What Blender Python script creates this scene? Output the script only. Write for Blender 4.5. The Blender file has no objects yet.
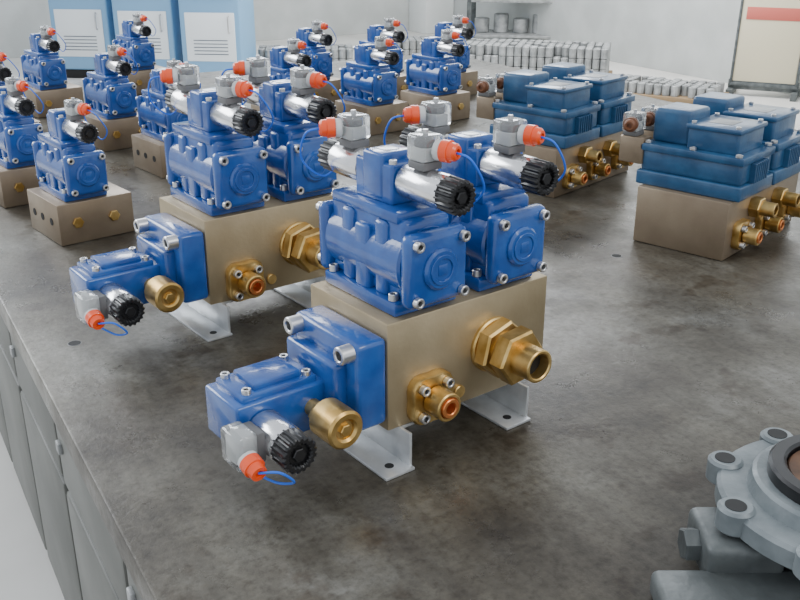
import bpy, bmesh, math, random
from mathutils import Vector, Matrix
random.seed(4)
T=0.8006
# ---------------------------------------------------------------- materials
def mat(name,col,rough=.5,metal=0.,col2=None,scale=20,bump=0.,bscale=None,trans=0.,spec=.5,coat=0.,detail=6,lo=.4,hi=.65,rough2=None):
    m=bpy.data.materials.new(name); m.use_nodes=True
    nt=m.node_tree; b=nt.nodes['Principled BSDF']
    b.inputs['Base Color'].default_value=(*col,1); b.inputs['Roughness'].default_value=rough
    b.inputs['Metallic'].default_value=metal
    b.inputs['Transmission Weight'].default_value=trans
    b.inputs['Specular IOR Level'].default_value=spec
    b.inputs['Coat Weight'].default_value=coat
    if col2 or bump:
        tc=nt.nodes.new('ShaderNodeTexCoord')
        n=nt.nodes.new('ShaderNodeTexNoise'); n.inputs['Scale'].default_value=scale; n.inputs['Detail'].default_value=detail
        nt.links.new(tc.outputs['Object'],n.inputs['Vector'])
        if col2:
            r=nt.nodes.new('ShaderNodeValToRGB'); r.color_ramp.elements[0].position=lo; r.color_ramp.elements[1].position=hi
            r.color_ramp.elements[0].color=(*col,1); r.color_ramp.elements[1].color=(*col2,1)
            nt.links.new(n.outputs['Fac'],r.inputs['Fac']); nt.links.new(r.outputs['Color'],b.inputs['Base Color'])
        if rough2 is not None:
            mr=nt.nodes.new('ShaderNodeMapRange'); mr.inputs['From Min'].default_value=lo; mr.inputs['From Max'].default_value=hi
            mr.inputs['To Min'].default_value=rough; mr.inputs['To Max'].default_value=rough2
            nt.links.new(n.outputs['Fac'],mr.inputs['Value']); nt.links.new(mr.outputs['Result'],b.inputs['Roughness'])
        if bump:
            n2=nt.nodes.new('ShaderNodeTexNoise'); n2.inputs['Scale'].default_value=bscale or scale*3; n2.inputs['Detail'].default_value=4
            nt.links.new(tc.outputs['Object'],n2.inputs['Vector'])
            bp=nt.nodes.new('ShaderNodeBump'); bp.inputs['Strength'].default_value=bump; bp.inputs['Distance'].default_value=.002
            nt.links.new(n2.outputs['Fac'],bp.inputs['Height']); nt.links.new(bp.outputs['Normal'],b.inputs['Normal'])
    return m
BLUE=mat('blue_paint',(.010,.070,.29),.25,0,(.016,.10,.37),30,bump=.22,bscale=120,coat=.5)
TEAL=mat('steel_blue_paint',(.014,.065,.15),.34,0,(.025,.10,.21),25,bump=.2,bscale=110,coat=.3)
ZINC=mat('yellow_zinc_steel',(.30,.235,.135),.36,.7,(.56,.46,.30),5,bump=.15,bscale=160,rough2=.52,lo=.33,hi=.68)
ZBRN=mat('brown_zinc_steel',(.20,.15,.10),.40,.55,(.34,.27,.19),7,bump=.12,bscale=200,lo=.33,hi=.68)
BRASS=mat('brass',(.50,.31,.09),.30,.9,(.74,.53,.22),34,rough2=.42)
COPPER=mat('copper_seal',(.70,.25,.08),.3,.8)
CHROME=mat('nickel_coil',(.72,.72,.73),.2,.95,(.85,.85,.86),30)
BLACK=mat('black_plastic',(.010,.010,.011),.32)
DARK=mat('dark_recess',(.008,.008,.008),.7)
ORANGE=mat('orange_cap',(.90,.085,.01),.3,coat=.3)
CLEAR=mat('clear_plug',(.92,.94,.94),.08,0,trans=.92,coat=.3)
GREY=mat('grey_plug',(.13,.13,.13),.5)
PALE=mat('pale_plug_core',(.62,.63,.62),.5)
WIRE=mat('blue_wire',(.02,.16,.80),.4)
STEEL=mat('bolt_steel',(.62,.62,.62),.3,.9)
GALV=mat('galvanised_sheet',(.58,.60,.61),.33,.6,(.72,.74,.75),30)
DULL=mat('dull_galvanised',(.27,.28,.28),.5,.4,(.42,.43,.43),14)
CAST=mat('grey_cast_paint',(.15,.175,.185),.42,.2,(.23,.26,.27),20,bump=.4,bscale=90)
CAST2=mat('dark_cast_iron',(.08,.09,.09),.5,.3,(.14,.155,.155),20,bump=.5,bscale=90)
RUST=mat('rusty_bore',(.05,.025,.012),.6,.3,(.16,.075,.035),30)
BROWNCAP=mat('brown_cap',(.16,.06,.025),.5)
# ---------------------------------------------------------------- geometry kit
class Asm:
    def __init__(s): s.parts={}; s.M=Matrix.Identity(4); s.built=[]
    def put(s,name,m,bm,smooth=True):
        bm.transform(s.M)
        me=bpy.data.meshes.new('t'); bm.to_mesh(me); bm.free()
        if name not in s.parts: s.parts[name]=(bmesh.new(),m)
        s.parts[name][0].from_mesh(me); bpy.data.meshes.remove(me)
    def box(s,name,m,a,b,bev=.003,seg=2,R=None):
        bm=bmesh.new(); bmesh.ops.create_cube(bm,size=1)
        a=Vector(a);b=Vector(b);d=b-a;c=(a+b)/2
        bmesh.ops.scale(bm,vec=d,verts=bm.verts)
        if bev>0:
            bev=min(bev,.45*min(abs(d.x),abs(d.y),abs(d.z)))
            bmesh.ops.bevel(bm,geom=bm.edges[:],offset=bev,segments=seg,affect='EDGES',profile=.5)
        if R is not None: bm.transform(R)
        bmesh.ops.translate(bm,vec=c,verts=bm.verts)
        s.put(name,m,bm)
    def frame(s,p0,axis):
        z=Vector(axis).normalized(); q=Vector((0,0,1)).rotation_difference(z)
        return Matrix.Translation(Vector(p0))@q.to_matrix().to_4x4()
    def lathe(s,name,m,p0,axis,prof,n=32,mod=None,rot=0):
        bm=bmesh.new(); rings=[]
        for (d,r) in prof:
            if r<=1e-6: rings.append([bm.verts.new((0,0,d))])
            else:
                ring=[]
                for i in range(n):
                    a=2*math.pi*i/n+rot; rr=r*(mod(i) if mod else 1)
                    ring.append(bm.verts.new((rr*math.cos(a),rr*math.sin(a),d)))
                rings.append(ring)
        for A,B in zip(rings,rings[1:]):
            for i in range(n):
                j=(i+1)%n
                if len(A)==1 and len(B)==1: continue
                if len(A)==1: bm.faces.new((A[0],B[i],B[j]))
                elif len(B)==1: bm.faces.new((A[i],A[j],B[0]))
                else: bm.faces.new((A[i],A[j],B[j],B[i]))
        if len(rings[0])>1: bm.faces.new(rings[0][::-1])
        if len(rings[-1])>1: bm.faces.new(rings[-1])
        bmesh.ops.recalc_face_normals(bm,faces=bm.faces)
        bm.transform(s.frame(p0,axis)); s.put(name,m,bm)
    def cyl(s,name,m,p0,p1,r,n=28,bev=.0015,rot=0):
        p0=Vector(p0);p1=Vector(p1);L=(p1-p0).length; bev=min(bev,r*.4,L*.4)
        s.lathe(name,m,p0,p1-p0,[(0,0),(0,r-bev),(bev,r),(L-bev,r),(L,r-bev),(L,0)],n,rot=rot)
    def ring(s,name,m,p0,p1,ro,ri,n=32,bev=.0015,depth=None,mod=None):
        p0=Vector(p0);p1=Vector(p1);L=(p1-p0).length; d=depth if depth else L*.7
        s.lathe(name,m,p0,p1-p0,[(0,0),(0,ro-bev),(bev,ro),(L-bev,ro),(L,ro-bev),(L,ri+bev),(L-bev,ri),(L-d,ri),(L-d,0)],n,mod=mod)
    def bolt(s,p,axis,r=.007,h=.007,pre='bolt'):
        p=Vector(p);ax=Vector(axis).normalized()
        s.ring(pre+'_heads',STEEL,p,p+ax*h,r,r*.5,18,r*.12,depth=h*.6)
        s.cyl(pre+'_sockets',DARK,p+ax*h*.3,p+ax*h*.45,r*.5,6,0)
    def tube(s,name,m,pts,r,n=8,sub=8):
        P=[Vector(p) for p in pts]; Q=[]
        E=[P[0]*2-P[1]]+P+[P[-1]*2-P[-2]]
        for i in range(1,len(E)-2):
            for k in range(sub):
                t=k/sub;a,b,c,d=E[i-1],E[i],E[i+1],E[i+2]
                Q.append(.5*((2*b)+(c-a)*t+(2*a-5*b+4*c-d)*t*t+(3*b-a-3*c+d)*t**3))
        Q.append(P[-1]); bm=bmesh.new(); rings=[]; up=None
        for i,q in enumerate(Q):
            tg=(Q[min(i+1,len(Q)-1)]-Q[max(i-1,0)]).normalized()
            if up is None:
                up=tg.orthogonal().normalized()
            up=(up-tg*up.dot(tg)).normalized(); sd=tg.cross(up)
            rings.append([bm.verts.new(q+r*(math.cos(2*math.pi*k/n)*up+math.sin(2*math.pi*k/n)*sd)) for k in range(n)])
        for A,B in zip(rings,rings[1:]):
            for i in range(n): bm.faces.new((A[i],A[(i+1)%n],B[(i+1)%n],B[i]))
        bm.faces.new(rings[0][::-1]); bm.faces.new(rings[-1])
        bmesh.ops.recalc_face_normals(bm,faces=bm.faces); s.put(name,m,bm)
    def finish(s,name,loc=(0,0,0),yaw=0):
        s.meshes=[]
        for pn,(bm,m) in s.parts.items():
            me=bpy.data.meshes.new(pn); bm.to_mesh(me); bm.free(); me.materials.append(m)
            for p in me.polygons: p.use_smooth=True
            me.set_sharp_from_angle(angle=math.radians(32)); s.meshes.append((pn,me))
        return s.inst(name,loc,yaw)
    def inst(s,name,loc,yaw,scale=1):
        if len(s.meshes)==1:
            e=bpy.data.objects.new(name,s.meshes[0][1]); bpy.context.collection.objects.link(e)
        else:
            e=bpy.data.objects.new(name,None); e.empty_display_size=.05; bpy.context.collection.objects.link(e)
            for pn,me in s.meshes:
                o=bpy.data.objects.new(pn,me); bpy.context.collection.objects.link(o); o.parent=e
        e.location=loc; e.rotation_euler=(0,0,math.radians(yaw)); e.scale=(scale,)*3
        return e
def TR(x,y,z,s=1,yaw=0): return Matrix.Translation((x,y,z))@Matrix.Rotation(math.radians(yaw),4,'Z')@Matrix.Scale(s,4)
# ---------------------------------------------------------------- valve pieces
def ribcap(a,p0,axis,r=.021,L=.03):
    ax=Vector(axis).normalized();p0=Vector(p0)
    mod=lambda i: 1.0 if (i%4) in(0,1) else .90
    a.ring('coil_cap_nuts',BLACK,p0,p0+ax*L,r,r*.62,72,.002,depth=.006,mod=mod)
    a.cyl('coil_cap_centres',BLACK,p0+ax*(L*.6),p0+ax*(L-.001),r*.38,6,.001)
def plug(a,p,dirv,capc=None,big=1.,wire=1):
    p=Vector(p);d=Vector(dirv).normalized(); w=.0160*big
    a.box('plug_bases',GREY,p+Vector((-w*.9,-w*.9,0)),p+Vector((w*.9,w*.9,.010)),.002)
    a.box('plug_housings',CLEAR,p+Vector((-w,-w,.010)),p+Vector((w,w,.041*big)),.004,3)
    a.box('plug_cores',PALE,p+Vector((-w*.62,-w*.7,.012)),p+Vector((w*.62,w*.7,.026*big)),.001)
    a.box('plug_terminals',GREY,p+Vector((-w*.4,-w*.4,.026*big)),p+Vector((w*.4,w*.4,.034*big)),.001)
    a.cyl('plug_screws',STEEL,p+Vector((0,0,.0405*big)),p+Vector((0,0,.046*big)),.0035,12,.0005)
    g=p+Vector((0,0,.024*big))+d*w
    a.cyl('plug_glands',PALE,g-d*.001,g+d*.008,.012*big,12,.001)
    L=.020*big; r=.0130*big
    a.lathe('plug_caps',capc or ORANGE,g+d*.008,d,[(0,0),(0,r),(L*.5,r),(L*.52,r*.86),(L*.85,r*.8),(L,r*.6),(L,r*.35),(L*.8,r*.3),(L*.8,0)],24)
    if wire:
        s=Vector((d.y,-d.x,0))*wire
        a.tube('plug_wires',WIRE,[g+d*.02,g+d*.045+Vector((0,0,-.006)),g+d*.05+s*.024+Vector((0,0,-.045)),g+d*.02+s*.032+Vector((0,0,-.070)),g-d*.008+s*.024+Vector((0,0,-.036)),g-d*.004+s*.012+Vector((0,0,-.012))],.0014)
def coil(a,p0,axis,L,r=.0215):
    ax=Vector(axis).normalized();p0=Vector(p0)
    a.cyl('coil_necks',BLACK,p0,p0+ax*.006,r*.8,24,.001)
    a.lathe('coil_shells',CHROME,p0+ax*.004,ax,[(0,0),(0,r*.95),(.002,r),(L-.012,r),(L-.008,r*.96),(L-.008,0)],36)
    ribcap(a,p0+ax*(L-.008),ax,r*.98)
def stack(a,back=True):
    B='valve_bodies'
    a.box(B,BLUE,(-.049,.002,0),(.049,.155,.018),.003)
    a.box(B,BLUE,(-.036,.0,.016),(.036,.155,.118),.008,3)
    a.cyl(B,BLUE,(0,-.001,.062),(0,.156,.062),.047,40,.003)
    for s in(-1,1):
        a.box(B,BLUE,(s*.030-.012,.03,.016),(s*.030+.012,.055,.112),.006,3)
        a.box(B,BLUE,(s*.030-.012,.10,.016),(s*.030+.012,.125,.112),.006,3)
        a.box(B,BLUE,(s*.030-.015,.063,.016),(s*.030+.015,.092,.10),.005,3)
    a.box(B,BLUE,(-.038,.012,.112),(.038,.15,.126),.003)
    for (y0,y1,sg) in((-.022,.0,-1),(.155,.175,1)):
        a.box('valve_end_covers',BLUE,(-.046,y0,.014),(.046,y1,.106),.009,3)
        ye=y0 if sg<0 else y1
        a.cyl('valve_end_covers',BLUE,(0,ye-sg*.004,.06),(0,ye+sg*.006,.06),.026,32,.003)
        a.ring('end_marks',BLUE,(0,ye+sg*.005,.06),(0,ye+sg*.008,.06),.019,.014,32,.0006)
        a.box('end_marks',BLUE,(-.007,ye+sg*.006-.001,.053),(.007,ye+sg*.006+.002,.067),.0008)
        for sx in(-1,1):
            for sz in(-1,1):
                a.bolt((sx*.035,ye,.06+sz*.035),(0,sg,0),.0068,.008)
    for sx in(-1,1):
        for y in(.014,.143): a.bolt((sx*.042,y,.018),(0,0,1),.0062,.009)
    a.box('pilot_bodies',BLUE,(-.023,.042,.125),(.023,.118,.175),.004,3)
    a.box('pilot_bodies',BLUE,(-.025,.060,.130),(.025,.100,.186),.004,3)
    a.box('name_plates',GALV,(-.010,.070,.1855),(.010,.090,.1868),.0003)
    for sx in(-1,1):
        for y in(.050,.110): a.bolt((sx*.015,y,.174),(0,0,1),.005,.006)
    coil(a,(0,.043,.155),(0,-1,0),.082)
    if back: coil(a,(0,.117,.155),(0,1,0),.07)
    plug(a,(0,.008,.176),(.35,-1,0),wire=-1)
    if back: plug(a,(0,.152,.176),(-.9,.5,0))
def hexfit(a,x,z,y=0):
    P=lambda d:(x,y-d,z)
    a.cyl('hex_unions',BRASS,P(-.002),P(.006),.038,40,.002)
    a.cyl('hex_unions',BRASS,P(.005),P(.027),.040,6,.003,rot=.3)
    a.cyl('hex_unions',BRASS,P(.026),P(.034),.027,32,.001)
    a.cyl('hex_unions',BRASS,P(.033),P(.058),.038,6,.003,rot=.1)
    a.ring('hex_unions',BRASS,P(.056),P(.088),.022,.0165,32,.0015)
    a.cyl('union_bores',DARK,P(.056),P(.072),.0163,24,0)
def flangefit(a,x,z,y=0,r=.034):
    P=lambda d:(x,y-d,z)
    a.lathe('flange_clamps',BRASS,P(-.002),(0,-1,0),[(0,0),(0,r),(.003,r*1.05),(.014,r*1.05),(.017,r),(.017,0)],32,mod=lambda i:1+.10*math.cos(4*(2*math.pi*i/32)-math.pi))
    a.ring('flange_clamps',BRASS,P(.016),P(.045),r*.56,r*.40,28,.0015)
    a.ring('copper_stubs',COPPER,P(.02),P(.048),r*.39,r*.22,24,.001)
    for k in range(4):
        an=math.pi/4+k*math.pi/2
        q=(x+r*.80*math.cos(an),y-.015,z+r*.80*math.sin(an)); a.bolt(q,(0,-1,0),.0068,.009,'flange_bolt')
def bracket(a,x,sgn,y0=-.027,y1=.19,h=.05):
    t=.004
    a.box('mounting_brackets',GALV,(min(x,x-sgn*.045),y0,0),(max(x,x-sgn*.045),y1,t),.0008)
    a.box('mounting_brackets',GALV,(min(x,x-sgn*t),y0+.006,0),(max(x,x-sgn*t),y1,h),.0008)
    a.box('mounting_brackets',GALV,(min(x,x+sgn*.03),y0+.027,h-t),(max(x,x+sgn*.03),y1,h),.0008)
    a.cyl('bracket_slots',DARK,(x-sgn*.024,y0+.022,t-.0003),(x-sgn*.024,y0+.022,t+.0004),.006,16,0)
def typeA(side=True,fit=True):
    a=Asm()
    a.box('manifold_block',ZINC,(0,0,.05),(.27,.17,.195),.0025)
    for u in(.068,.203):
        a.M=TR(u,.008,.195); stack(a); a.M=Matrix.Identity(4)
    bracket(a,.022,1); bracket(a,.225,1)
    if fit:
        hexfit(a,.172,.122); flangefit(a,.062,.082)
        for u in(.115,.24): a.cyl('port_plugs',BRASS,(u,.001,.07),(u,-.004,.07),.009,20,.001)
    if side:
        S='side_valve_bodies'
        a.box(S,BLUE,(-.045,.0,.062),(0,.14,.178),.007,3)
        a.box(S,BLUE,(-.062,.022,.072),(-.04,.135,.150),.006,3)
        for (y,z) in((.014,.166),(.126,.166),(.014,.074)):
            a.ring('side_bolt_heads',STEEL,(-.043,y,z),(-.062,y,z),.0115,.006,20,.0012,depth=.008)
            a.cyl('side_bolt_sockets',DARK,(-.054,y,z),(-.055,y,z),.006,6,0)
        a.box(S,BLUE,(-.182,.046,.060),(-.055,.126,.122),.004,3)
        a.box(S,BLUE,(-.170,.052,.118),(-.068,.120,.130),.003,2)
        a.box(S,BLUE,(-.150,.060,.128),(-.085,.112,.138),.003,2)
        for u in(-.16,-.078):
            for v in(.060,.112): a.bolt((u,v,.129),(0,0,1),.0058,.007)
        coil(a,(-.148,.048,.088),(0,-1,0),.062,.0235)
        a.box('side_plug_bases',GREY,(-.181,.004,.070),(-.169,.038,.108),.002)
        a.box('side_plug_housings',CLEAR,(-.207,.000,.068),(-.180,.042,.112),.005,3)
        a.box('side_plug_cores',PALE,(-.197,.008,.074),(-.181,.034,.106),.002)
        a.cyl('side_plug_glands',PALE,(-.196,.000,.086),(-.196,-.008,.083),.0125,12,.001)
        a.lathe('side_plug_caps',ORANGE,(-.196,-.006,.084),(0,-1,-.25),[(0,0),(0,.0128),(.012,.0128),(.0125,.011),(.022,.0095),(.022,.005),(.018,.004),(.018,0)],24)
        a.tube('side_plug_wires',WIRE,[(-.196,-.025,.079),(-.178,-.040,.080),(-.158,-.036,.058),(-.166,-.012,.048),(-.185,.005,.06)],.0015)
        a.cyl('brass_knob_stem',BRASS,(-.080,.048,.092),(-.080,.018,.092),.011,24,.001)
        a.cyl('brass_knob_stem',BRASS,(-.080,.03,.092),(-.080,.022,.092),.017,6,.001)
        a.ring('brass_knob',BRASS,(-.080,.018,.092),(-.080,-.028,.092),.0245,.012,32,.003,depth=.005)
        a.cyl('brass_knob',BRASS,(-.080,-.022,.092),(-.080,-.028,.092),.008,6,.001)
    return a
def typeC():
    a=Asm()
    a.box('manifold_block',ZBRN,(0,0,0),(.165,.17,.088),.0025)
    for v in(.04,.09,.135):
        a.cyl('block_ports',DARK,(.001,v,.045),(-.001,v,.045),.008,16,0)
    for u in(.04,.12): a.cyl('port_plugs',BRASS,(u,.001,.045),(u,-.006,.045),.012,6,.001)
    a.M=TR(.07,.01,.088,.95); stack(a,False); a.M=Matrix.Identity(4)
    return a
def typeB():
    a=Asm()
    a.box('manifold_block',ZBRN,(0,0,0),(.36,.20,.12),.003)
    for k,u in enumerate((.095,.265)):
        N='valve_bodies'
        a.box(N,TEAL,(u-.08,-.012,.12),(u+.08,.215,.150),.004,3)
        a.box(N,TEAL,(u-.074,-.006,.148),(u+.074,.21,.195),.008,3)
        a.box(N,TEAL,(u-.078,-.01,.19),(u+.078,.213,.206),.003,2)
        a.box(N,TEAL,(u-.060,.012,.204),(u+.060,.12,.250),.005,3)
        a.box('cover_plates',TEAL,(u-.064,.008,.246),(u+.064,.124,.256),.003,2)
        a.box('name_plates',DULL,(u-.025,.045,.2555),(u+.025,.095,.2568),.0004)
        for sx in(-1,1):
            for y in(.004,.10,.198): a.bolt((u+sx*.070,y,.206),(0,0,1),.007,.006)
            for y in(.020,.112): a.bolt((u+sx*.052,y,.256),(0,0,1),.005,.005)
        a.box('solenoid_covers',TEAL,(u-.045,.122,.204),(u+.045,.205,.275),.008,3)
        for i in range(7): a.box('cover_ribs',TEAL,(u-.03+i*.0095-.002,-.018,.15),(u-.03+i*.0095+.002,-.004,.19),.001,1)
    for u in(.035,.11):
        a.M=TR(u,.24,.16)
        a.box('plug_arms',ZBRN,(-.018,-.035,0),(.018,.02,.055),.003)
        plug(a,(0,0,.055),(-1,-.3,0),BROWNCAP,big=1.15,wire=0)
    a.M=Matrix.Identity(4)
    for u,z in((.06,.045),(.17,.045),(.29,.05)): flangefit(a,u,z,0,.030)
    for u,z in((.115,.09),(.235,.085)):
        a.cyl('hex_caps',BRASS,(u,.001,z),(u,-.022,z),.022,6,.002); a.ring('hex_caps',BRASS,(u,-.02,z),(u,-.05,z),.015,.009,24,.001)
    return a
A=typeA(); A.finish('hydraulic_valve_manifold',(-.015,1.03,T),37.6)
A.inst('hydraulic_valve_manifold',(-.31,1.437,T),37.6)
C=typeC(); C.finish('small_valve_manifold',(-.705,1.876,T),40)
for x,y in((-.93,2.15),(-.857,2.718),(-1.16,2.62),(-1.22,3.2),(-.62,2.42),(-1.02,3.62),
           (-.36,2.86),(-.10,2.92),(.11,3.10),(-.33,3.36),(-.08,3.45),(.17,3.55)): C.inst('small_valve_manifold',(x,y,T),40)
Bq=typeB(); Bq.finish('steel_blue_valve_manifold',(.643,1.785,T),48)
Bq.inst('steel_blue_valve_manifold',(.375,2.235,T),48)
# ---------------------------------------------------------------- pump flange
f=Asm()
f.box('base_foot',CAST2,(-.205,-.24,0),(.12,-.045,.030),.008,3)
f.box('base_foot',CAST2,(-.07,-.12,0),(.08,.06,.022),.006)
f.lathe('lower_housing',CAST2,(0,0,.01),(0,0,1),[(0,0),(0,.085),(.02,.078),(.04,.082),(.052,.10),(.052,0)],64)
f.box('side_port',CAST2,(-.150,-.055,.012),(-.07,.025,.058),.008,3)
f.cyl('side_port_nut',CAST2,(-.148,-.015,.036),(-.165,-.015,.036),.018,6,.002)
for xx in(-.18,-.08,.02): f.cyl('foot_bolts',STEEL,(xx,-.19,.028),(xx,-.19,.042),.012,6,.002)
f.lathe('flange_ring',CAST,(0,0,.06),(0,0,1),[(0,0),(0,.118),(.003,.124),(.022,.124),(.026,.120),(.026,.094),(.040,.090),(.043,.086),(.043,.070),(.03,.068),(.03,0)],64)
for k in range(8):
    an=k*math.pi/4+.2
    f.cyl('lugs',CAST,(.120*math.cos(an),.120*math.sin(an),.062),(.120*math.cos(an),.120*math.sin(an),.090),.019,24,.003)
    f.cyl('lug_holes',DARK,(.121*math.cos(an),.121*math.sin(an),.0895),(.121*math.cos(an),.121*math.sin(an),.0906),.011,20,0)
f.ring('rubber_seal',BLACK,(0,0,.09),(0,0,.118),.076,.058,48,.003,depth=.02)
f.ring('bearing_bore',RUST,(0,0,.09),(0,0,.112),.057,.032,48,.002,depth=.014)
f.cyl('shaft_end',RUST,(0,0,.095),(0,0,.125),.018,24,.002)
f.finish('pump_flange_housing',(.460,.838,T),0)
# ---------------------------------------------------------------- table
def table_mat():
    m=bpy.data.materials.new('stained_steel_table'); m.use_nodes=True; nt=m.node_tree; b=nt.nodes['Principled BSDF']; L=nt.links.new
    tc=nt.nodes.new('ShaderNodeTexCoord')
    def noise(s,d,r=.6,sc=(1,1,1)):
        mp=nt.nodes.new('ShaderNodeMapping'); mp.inputs['Scale'].default_value=sc; L(tc.outputs['Object'],mp.inputs['Vector'])
        n=nt.nodes.new('ShaderNodeTexNoise'); n.inputs['Scale'].default_value=s; n.inputs['Detail'].default_value=d; n.inputs['Roughness'].default_value=r
        L(mp.outputs['Vector'],n.inputs['Vector']); return n
    def ramp(n,stops):
        r=nt.nodes.new('ShaderNodeValToRGB'); e=r.color_ramp.elements
        e[0].position,e[0].color=stops[0][0],(*stops[0][1],1); e[1].position,e[1].color=stops[-1][0],(*stops[-1][1],1)
        for p,c in stops[1:-1]:
            x=e.new(p); x.color=(*c,1)
        L(n.outputs['Fac'],r.inputs['Fac']); return r
    def mul(a,c,f):
        mx=nt.nodes.new('ShaderNodeMix'); mx.data_type='RGBA'; mx.blend_type='MULTIPLY'; mx.inputs['Factor'].default_value=f
        L(a,mx.inputs[6]); L(c,mx.inputs[7]); return mx.outputs[2]
    r1=ramp(noise(3.0,9,.68),[(.36,(.038,.032,.024)),(.46,(.072,.063,.048)),(.56,(.105,.097,.078)),(.66,(.17,.165,.145))])
    n2=noise(90,5,.7); r2=ramp(n2,[(.34,(.45,.40,.35)),(.5,(1,1,1)),(.70,(1.4,1.4,1.4))])
    r3=ramp(noise(16,5,.7,(1,.15,1)),[(.36,(.70,.68,.65)),(.5,(1,1,1)),(.66,(1.3,1.3,1.27))])
    r4=ramp(noise(11,4,.6),[(.58,(1,1,1)),(.66,(.45,.36,.28))])
    c=mul(r1.outputs['Color'],r2.outputs['Color'],.6); c=mul(c,r3.outputs['Color'],.7); c=mul(c,r4.outputs['Color'],.7)
    L(c,b.inputs['Base Color'])
    n3=noise(7,7,.75); mr=nt.nodes.new('ShaderNodeMapRange'); mr.inputs['From Min'].default_value=.35; mr.inputs['From Max'].default_value=.65
    mr.inputs['To Min'].default_value=.24; mr.inputs['To Max'].default_value=.5; L(n3.outputs['Fac'],mr.inputs['Value']); L(mr.outputs['Result'],b.inputs['Roughness'])
    bp=nt.nodes.new('ShaderNodeBump'); bp.inputs['Strength'].default_value=.28; bp.inputs['Distance'].default_value=.002
    L(n2.outputs['Fac'],bp.inputs['Height']); L(bp.outputs['Normal'],b.inputs['Normal'])
    b.inputs['Metallic'].default_value=.25
    return m
TAB=table_mat()
OLIVE=mat('grey_bench_paint',(.085,.088,.078),.5,.1,(.13,.132,.118),6,bump=.1)
YAW=30.33
t=Asm()
t.box('table_top',TAB,(.178,-1.1,.755),(2.628,4.05,.80),.004)
t.box('cabinet_carcass',OLIVE,(.215,-1.05,.10),(2.59,4.0,.756),.004)
t.box('plinth',DARK,(.27,-1.0,.0),(2.54,3.95,.10),.002)
d=-1.04
while d<3.8:
    t.box('drawer_fronts',OLIVE,(.200,d,.56),(.217,d+.40,.735),.006)
    t.box('door_fronts',OLIVE,(.200,d,.13),(.217,d+.40,.545),.006)
    t.box('latches',DULL,(.193,d+.36,.635),(.201,d+.38,.655),.002)
    d+=.42
for (n,dd) in((.251,1.475),(1.30,1.35),(1.9,2.0)):
    t.ring('bolt_hole_rims',DULL,(n,dd,.7993),(n,dd,.8003),.011,.010,24,.0001,depth=.0004)
    t.cyl('bolt_holes',DARK,(n,dd,.799),(n,dd,.8004),.0102,24,0)
t.finish('steel_workbench',(0,0,0),YAW)
# ---------------------------------------------------------------- room
FLO=mat('concrete_floor',(.54,.53,.50),.5,0,(.70,.69,.66),1.5,bump=.1,bscale=8,lo=.35,hi=.7)
WAL=mat('painted_wall',(.74,.76,.75),.8,0,(.80,.82,.81),2)
DADO=mat('grey_dado',(.50,.52,.51),.7,0,(.58,.60,.59),3)
GLASS=mat('window_pane',(.75,.85,.95),.1)
GLASS.node_tree.nodes['Principled BSDF'].inputs['Emission Color'].default_value=(.85,.93,1,1)
GLASS.node_tree.nodes['Principled BSDF'].inputs['Emission Strength'].default_value=2.5
FRAME=mat('window_frame_paint',(.55,.58,.58),.5)
def single(name,m,a,b,bev=.0,yaw=YAW):
    s=Asm(); s.box(name,m,a,b,bev); return s.finish(name,(0,0,0),yaw)
single('floor',FLO,(-5,-3,-.1),(7.0,11,0))
single('wall_right',WAL,(7.0,-3,-.1),(7.2,11.2,4))
single('wall_back',WAL,(-5,11,-.1),(7.0,11.2,4))
single('dado_right',DADO,(6.975,-3,0),(6.998,10.97,1.1),.004)  # dado over the lower part of the right wall
single('dado_back',DADO,(-5,10.975,0),(6.97,10.998,1.1),.004)  # same dado along the back wall
single('corner_pillar_1',WAL,(6.55,10.55,0),(6.97,10.97,4),.01)  # full-height pillar in the room corner
def window(name,cx,z0,z1,w):
    s=Asm(); s.box('pane',GLASS,(cx-w/2,10.97,z0),(cx+w/2,10.99,z1),0)
    for x in(cx-w/2,cx-w/6,cx+w/6,cx+w/2): s.box('frame',FRAME,(x-.03,10.93,z0),(x+.03,10.985,z1),.004)
    for z in(z0,(z0+z1)/2,z1): s.box('frame',FRAME,(cx-w/2-.03,10.93,z-.03),(cx+w/2+.03,10.985,z+.03),.004)
    return s.finish(name,(0,0,0),YAW)
window('window_1',4.6,1.2,2.8,1.6); window('window_2',1.5,1.2,2.8,1.6)
CB=mat('light_blue_cabinet',(.20,.40,.62),.45); CW=mat('white_panel',(.78,.82,.84),.4); CD=mat('dark_display',(.03,.05,.08),.2)
def cabinet():
    s=Asm()
    s.box('plinth',DARK,(.02,.02,0),(.53,.5,.08),.003)
    s.box('body',CB,(0,0,.08),(.55,.52,1.25),.02,3)
    s.box('door_panel',CW,(.05,-.012,.20),(.50,.003,.62),.01)
    s.box('control_panel',CW,(.05,-.02,.74),(.50,.003,1.18),.01)
    s.box('display',CD,(.10,-.026,.98),(.32,-.018,1.13),.004)
    for i in range(3): s.cyl('knobs',BLACK,(.37+i*.045,-.018,1.05),(.37+i*.045,-.04,1.05),.014,16,.002)
    for i in range(5): s.box('vents',CD,(.12,-.016,.26+i*.03),(.43,-.0115,.266+i*.03),.001)
    s.tube('handle',STEEL,[(.45,-.012,.45),(.45,-.04,.46),(.45,-.04,.58),(.45,-.012,.59)],.007)
    return s
cb=cabinet(); cb.finish('control_cabinet',(-3.2,9.0,0),-6)
cb.inst('control_cabinet',(-2.58,8.85,0),-6); cb.inst('control_cabinet',(-1.95,8.70,0),-6)
WOOD=mat('pallet_wood',(.25,.17,.09),.8)
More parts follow.
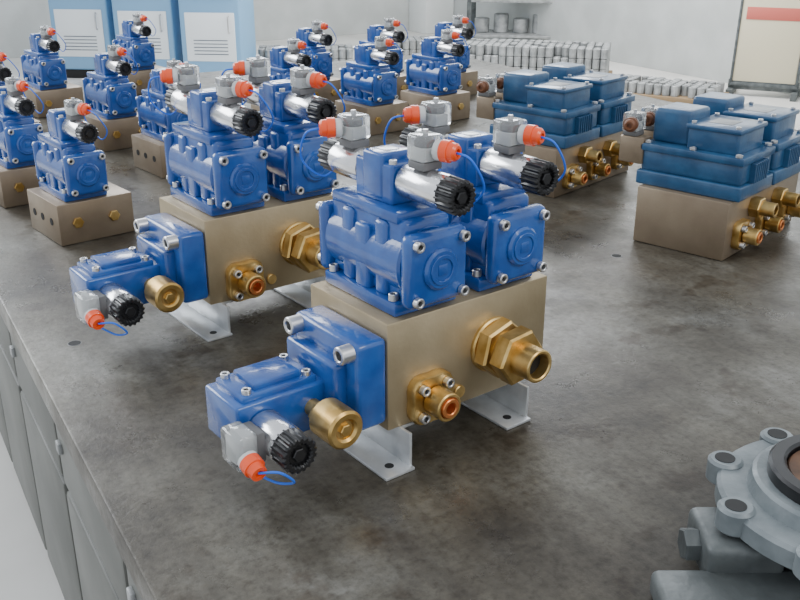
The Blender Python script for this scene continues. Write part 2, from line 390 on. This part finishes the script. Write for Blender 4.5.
def pile(nx,ny,nz,r=.035,h=.11):
    s=Asm(); s.box('pallet',WOOD,(-.03,-.03,0),(nx*2*r+.03,ny*2*r+.03,.05),.004)
    for k in range(nz):
        for j in range(ny):
            for i in range(nx):
                if k==nz-1 and random.random()<.2: continue
                x=r+i*2*r;y=r+j*2*r;z=.05+k*(h+.004)
                s.ring('couplings',DULL,(x,y,z),(x,y,z+h),r*.96,r*.6,10,.003,depth=.03)
    return s
p=pile(19,8,3,.035,.085); p.finish('galvanised_coupling_pile',(.55,8.9,0),-14)
p2=pile(13,6,1,.035,.085); p2.finish('galvanised_coupling_pile',(1.70,8.05,0),-30)
p3=pile(13,6,2,.035,.085); p3.finish('galvanised_coupling_pile',(-1.35,9.2,0),5)
p3.inst('galvanised_coupling_pile',(-.25,9.9,0),5)
# board on its stand near the wall
WH=mat('cream_board',(.66,.60,.43),.5); RD=mat('red_heading',(.55,.12,.09),.5)
q=Asm(); q.M=Matrix.Rotation(math.radians(-8),4,'X')
q.box('board_panel',WH,(0,0,.12),(.50,.03,1.15),.008); q.box('board_heading',RD,(.04,-.004,.62),(.46,.002,.72),.001)
q.box('board_frame',CAST2,(-.02,-.008,.10),(0,.035,1.17),.003); q.box('board_frame',CAST2,(.50,-.008,.10),(.52,.035,1.17),.003); q.box('board_frame',CAST2,(-.02,-.008,.08),(.52,.035,.11),.003)
q.M=Matrix.Identity(4)
q.box('board_stand',CAST2,(-.03,-.10,0),(.02,.30,.06),.004); q.box('board_stand',CAST2,(.48,-.10,0),(.53,.30,.06),.004); q.box('board_stand',CAST2,(-.03,.02,.05),(.53,.07,.13),.004)
q.finish('notice_board',(2.80,8.12,0),-25)
# steel rack with castings far back
k=Asm(); PURP=mat('dark_red_castings',(.16,.05,.06),.5)
for x in(0,1.6):
    for y in(0,.5): k.box('rack_posts',CAST2,(x,y,0),(x+.05,y+.05,1.3),.004)
for z in(.12,.5,.95): k.box('rack_shelves',DULL,(0,0,z),(1.65,.55,z+.03),.004)
for i in range(7):
    for z in(.15,.53): k.cyl('castings',PURP if i%3 else DULL,(.15+i*.22,.27,z),(.15+i*.22,.27,z+.16+.05*(i%2)),.085,20,.01)
k.finish('steel_rack',(.75,11.1,0),-10)
# ---------------------------------------------------------------- light
w=bpy.data.worlds.new('World'); bpy.context.scene.world=w; w.use_nodes=True
bg=w.node_tree.nodes['Background']; bg.inputs[0].default_value=(.88,.93,1,1); bg.inputs[1].default_value=1.2
def area(name,loc,target,size,sy,power,col=(1,1,1)):
    l=bpy.data.lights.new(name,'AREA'); l.shape='RECTANGLE'; l.size=size; l.size_y=sy; l.energy=power; l.color=col
    o=bpy.data.objects.new(name,l); bpy.context.collection.objects.link(o); o.location=loc
    o.rotation_euler=(Vector(target)-Vector(loc)).to_track_quat('-Z','Y').to_euler(); return o
area('window_light_left',(-4.5,4.2,3.2),(0,1.6,.9),3.5,2,220,(.92,.96,1))
area('window_light_back',(-.5,8.5,3.9),(0,1.6,.9),4,1.6,250,(.92,.96,1))
area('high_area_right',(2.2,-.6,3.6),(.1,1.3,.9),1.6,1.2,45,(1,.98,.95))  # area light high on the right, aimed at the front manifold
area('background_fill',(1.5,8,3.9),(1.5,9.5,0),3,2,240,(1,.99,.97))  # added fill that brightens the far wall and floor, no fixture there
# ---------------------------------------------------------------- camera
c=bpy.data.cameras.new('camera'); o=bpy.data.objects.new('camera',c); bpy.context.collection.objects.link(o)
o.location=(0,0,1.45); o.rotation_euler=(math.radians(90-22.3),0,0); c.sensor_width=36; c.lens=42.75; c.clip_end=60
bpy.context.scene.camera=o
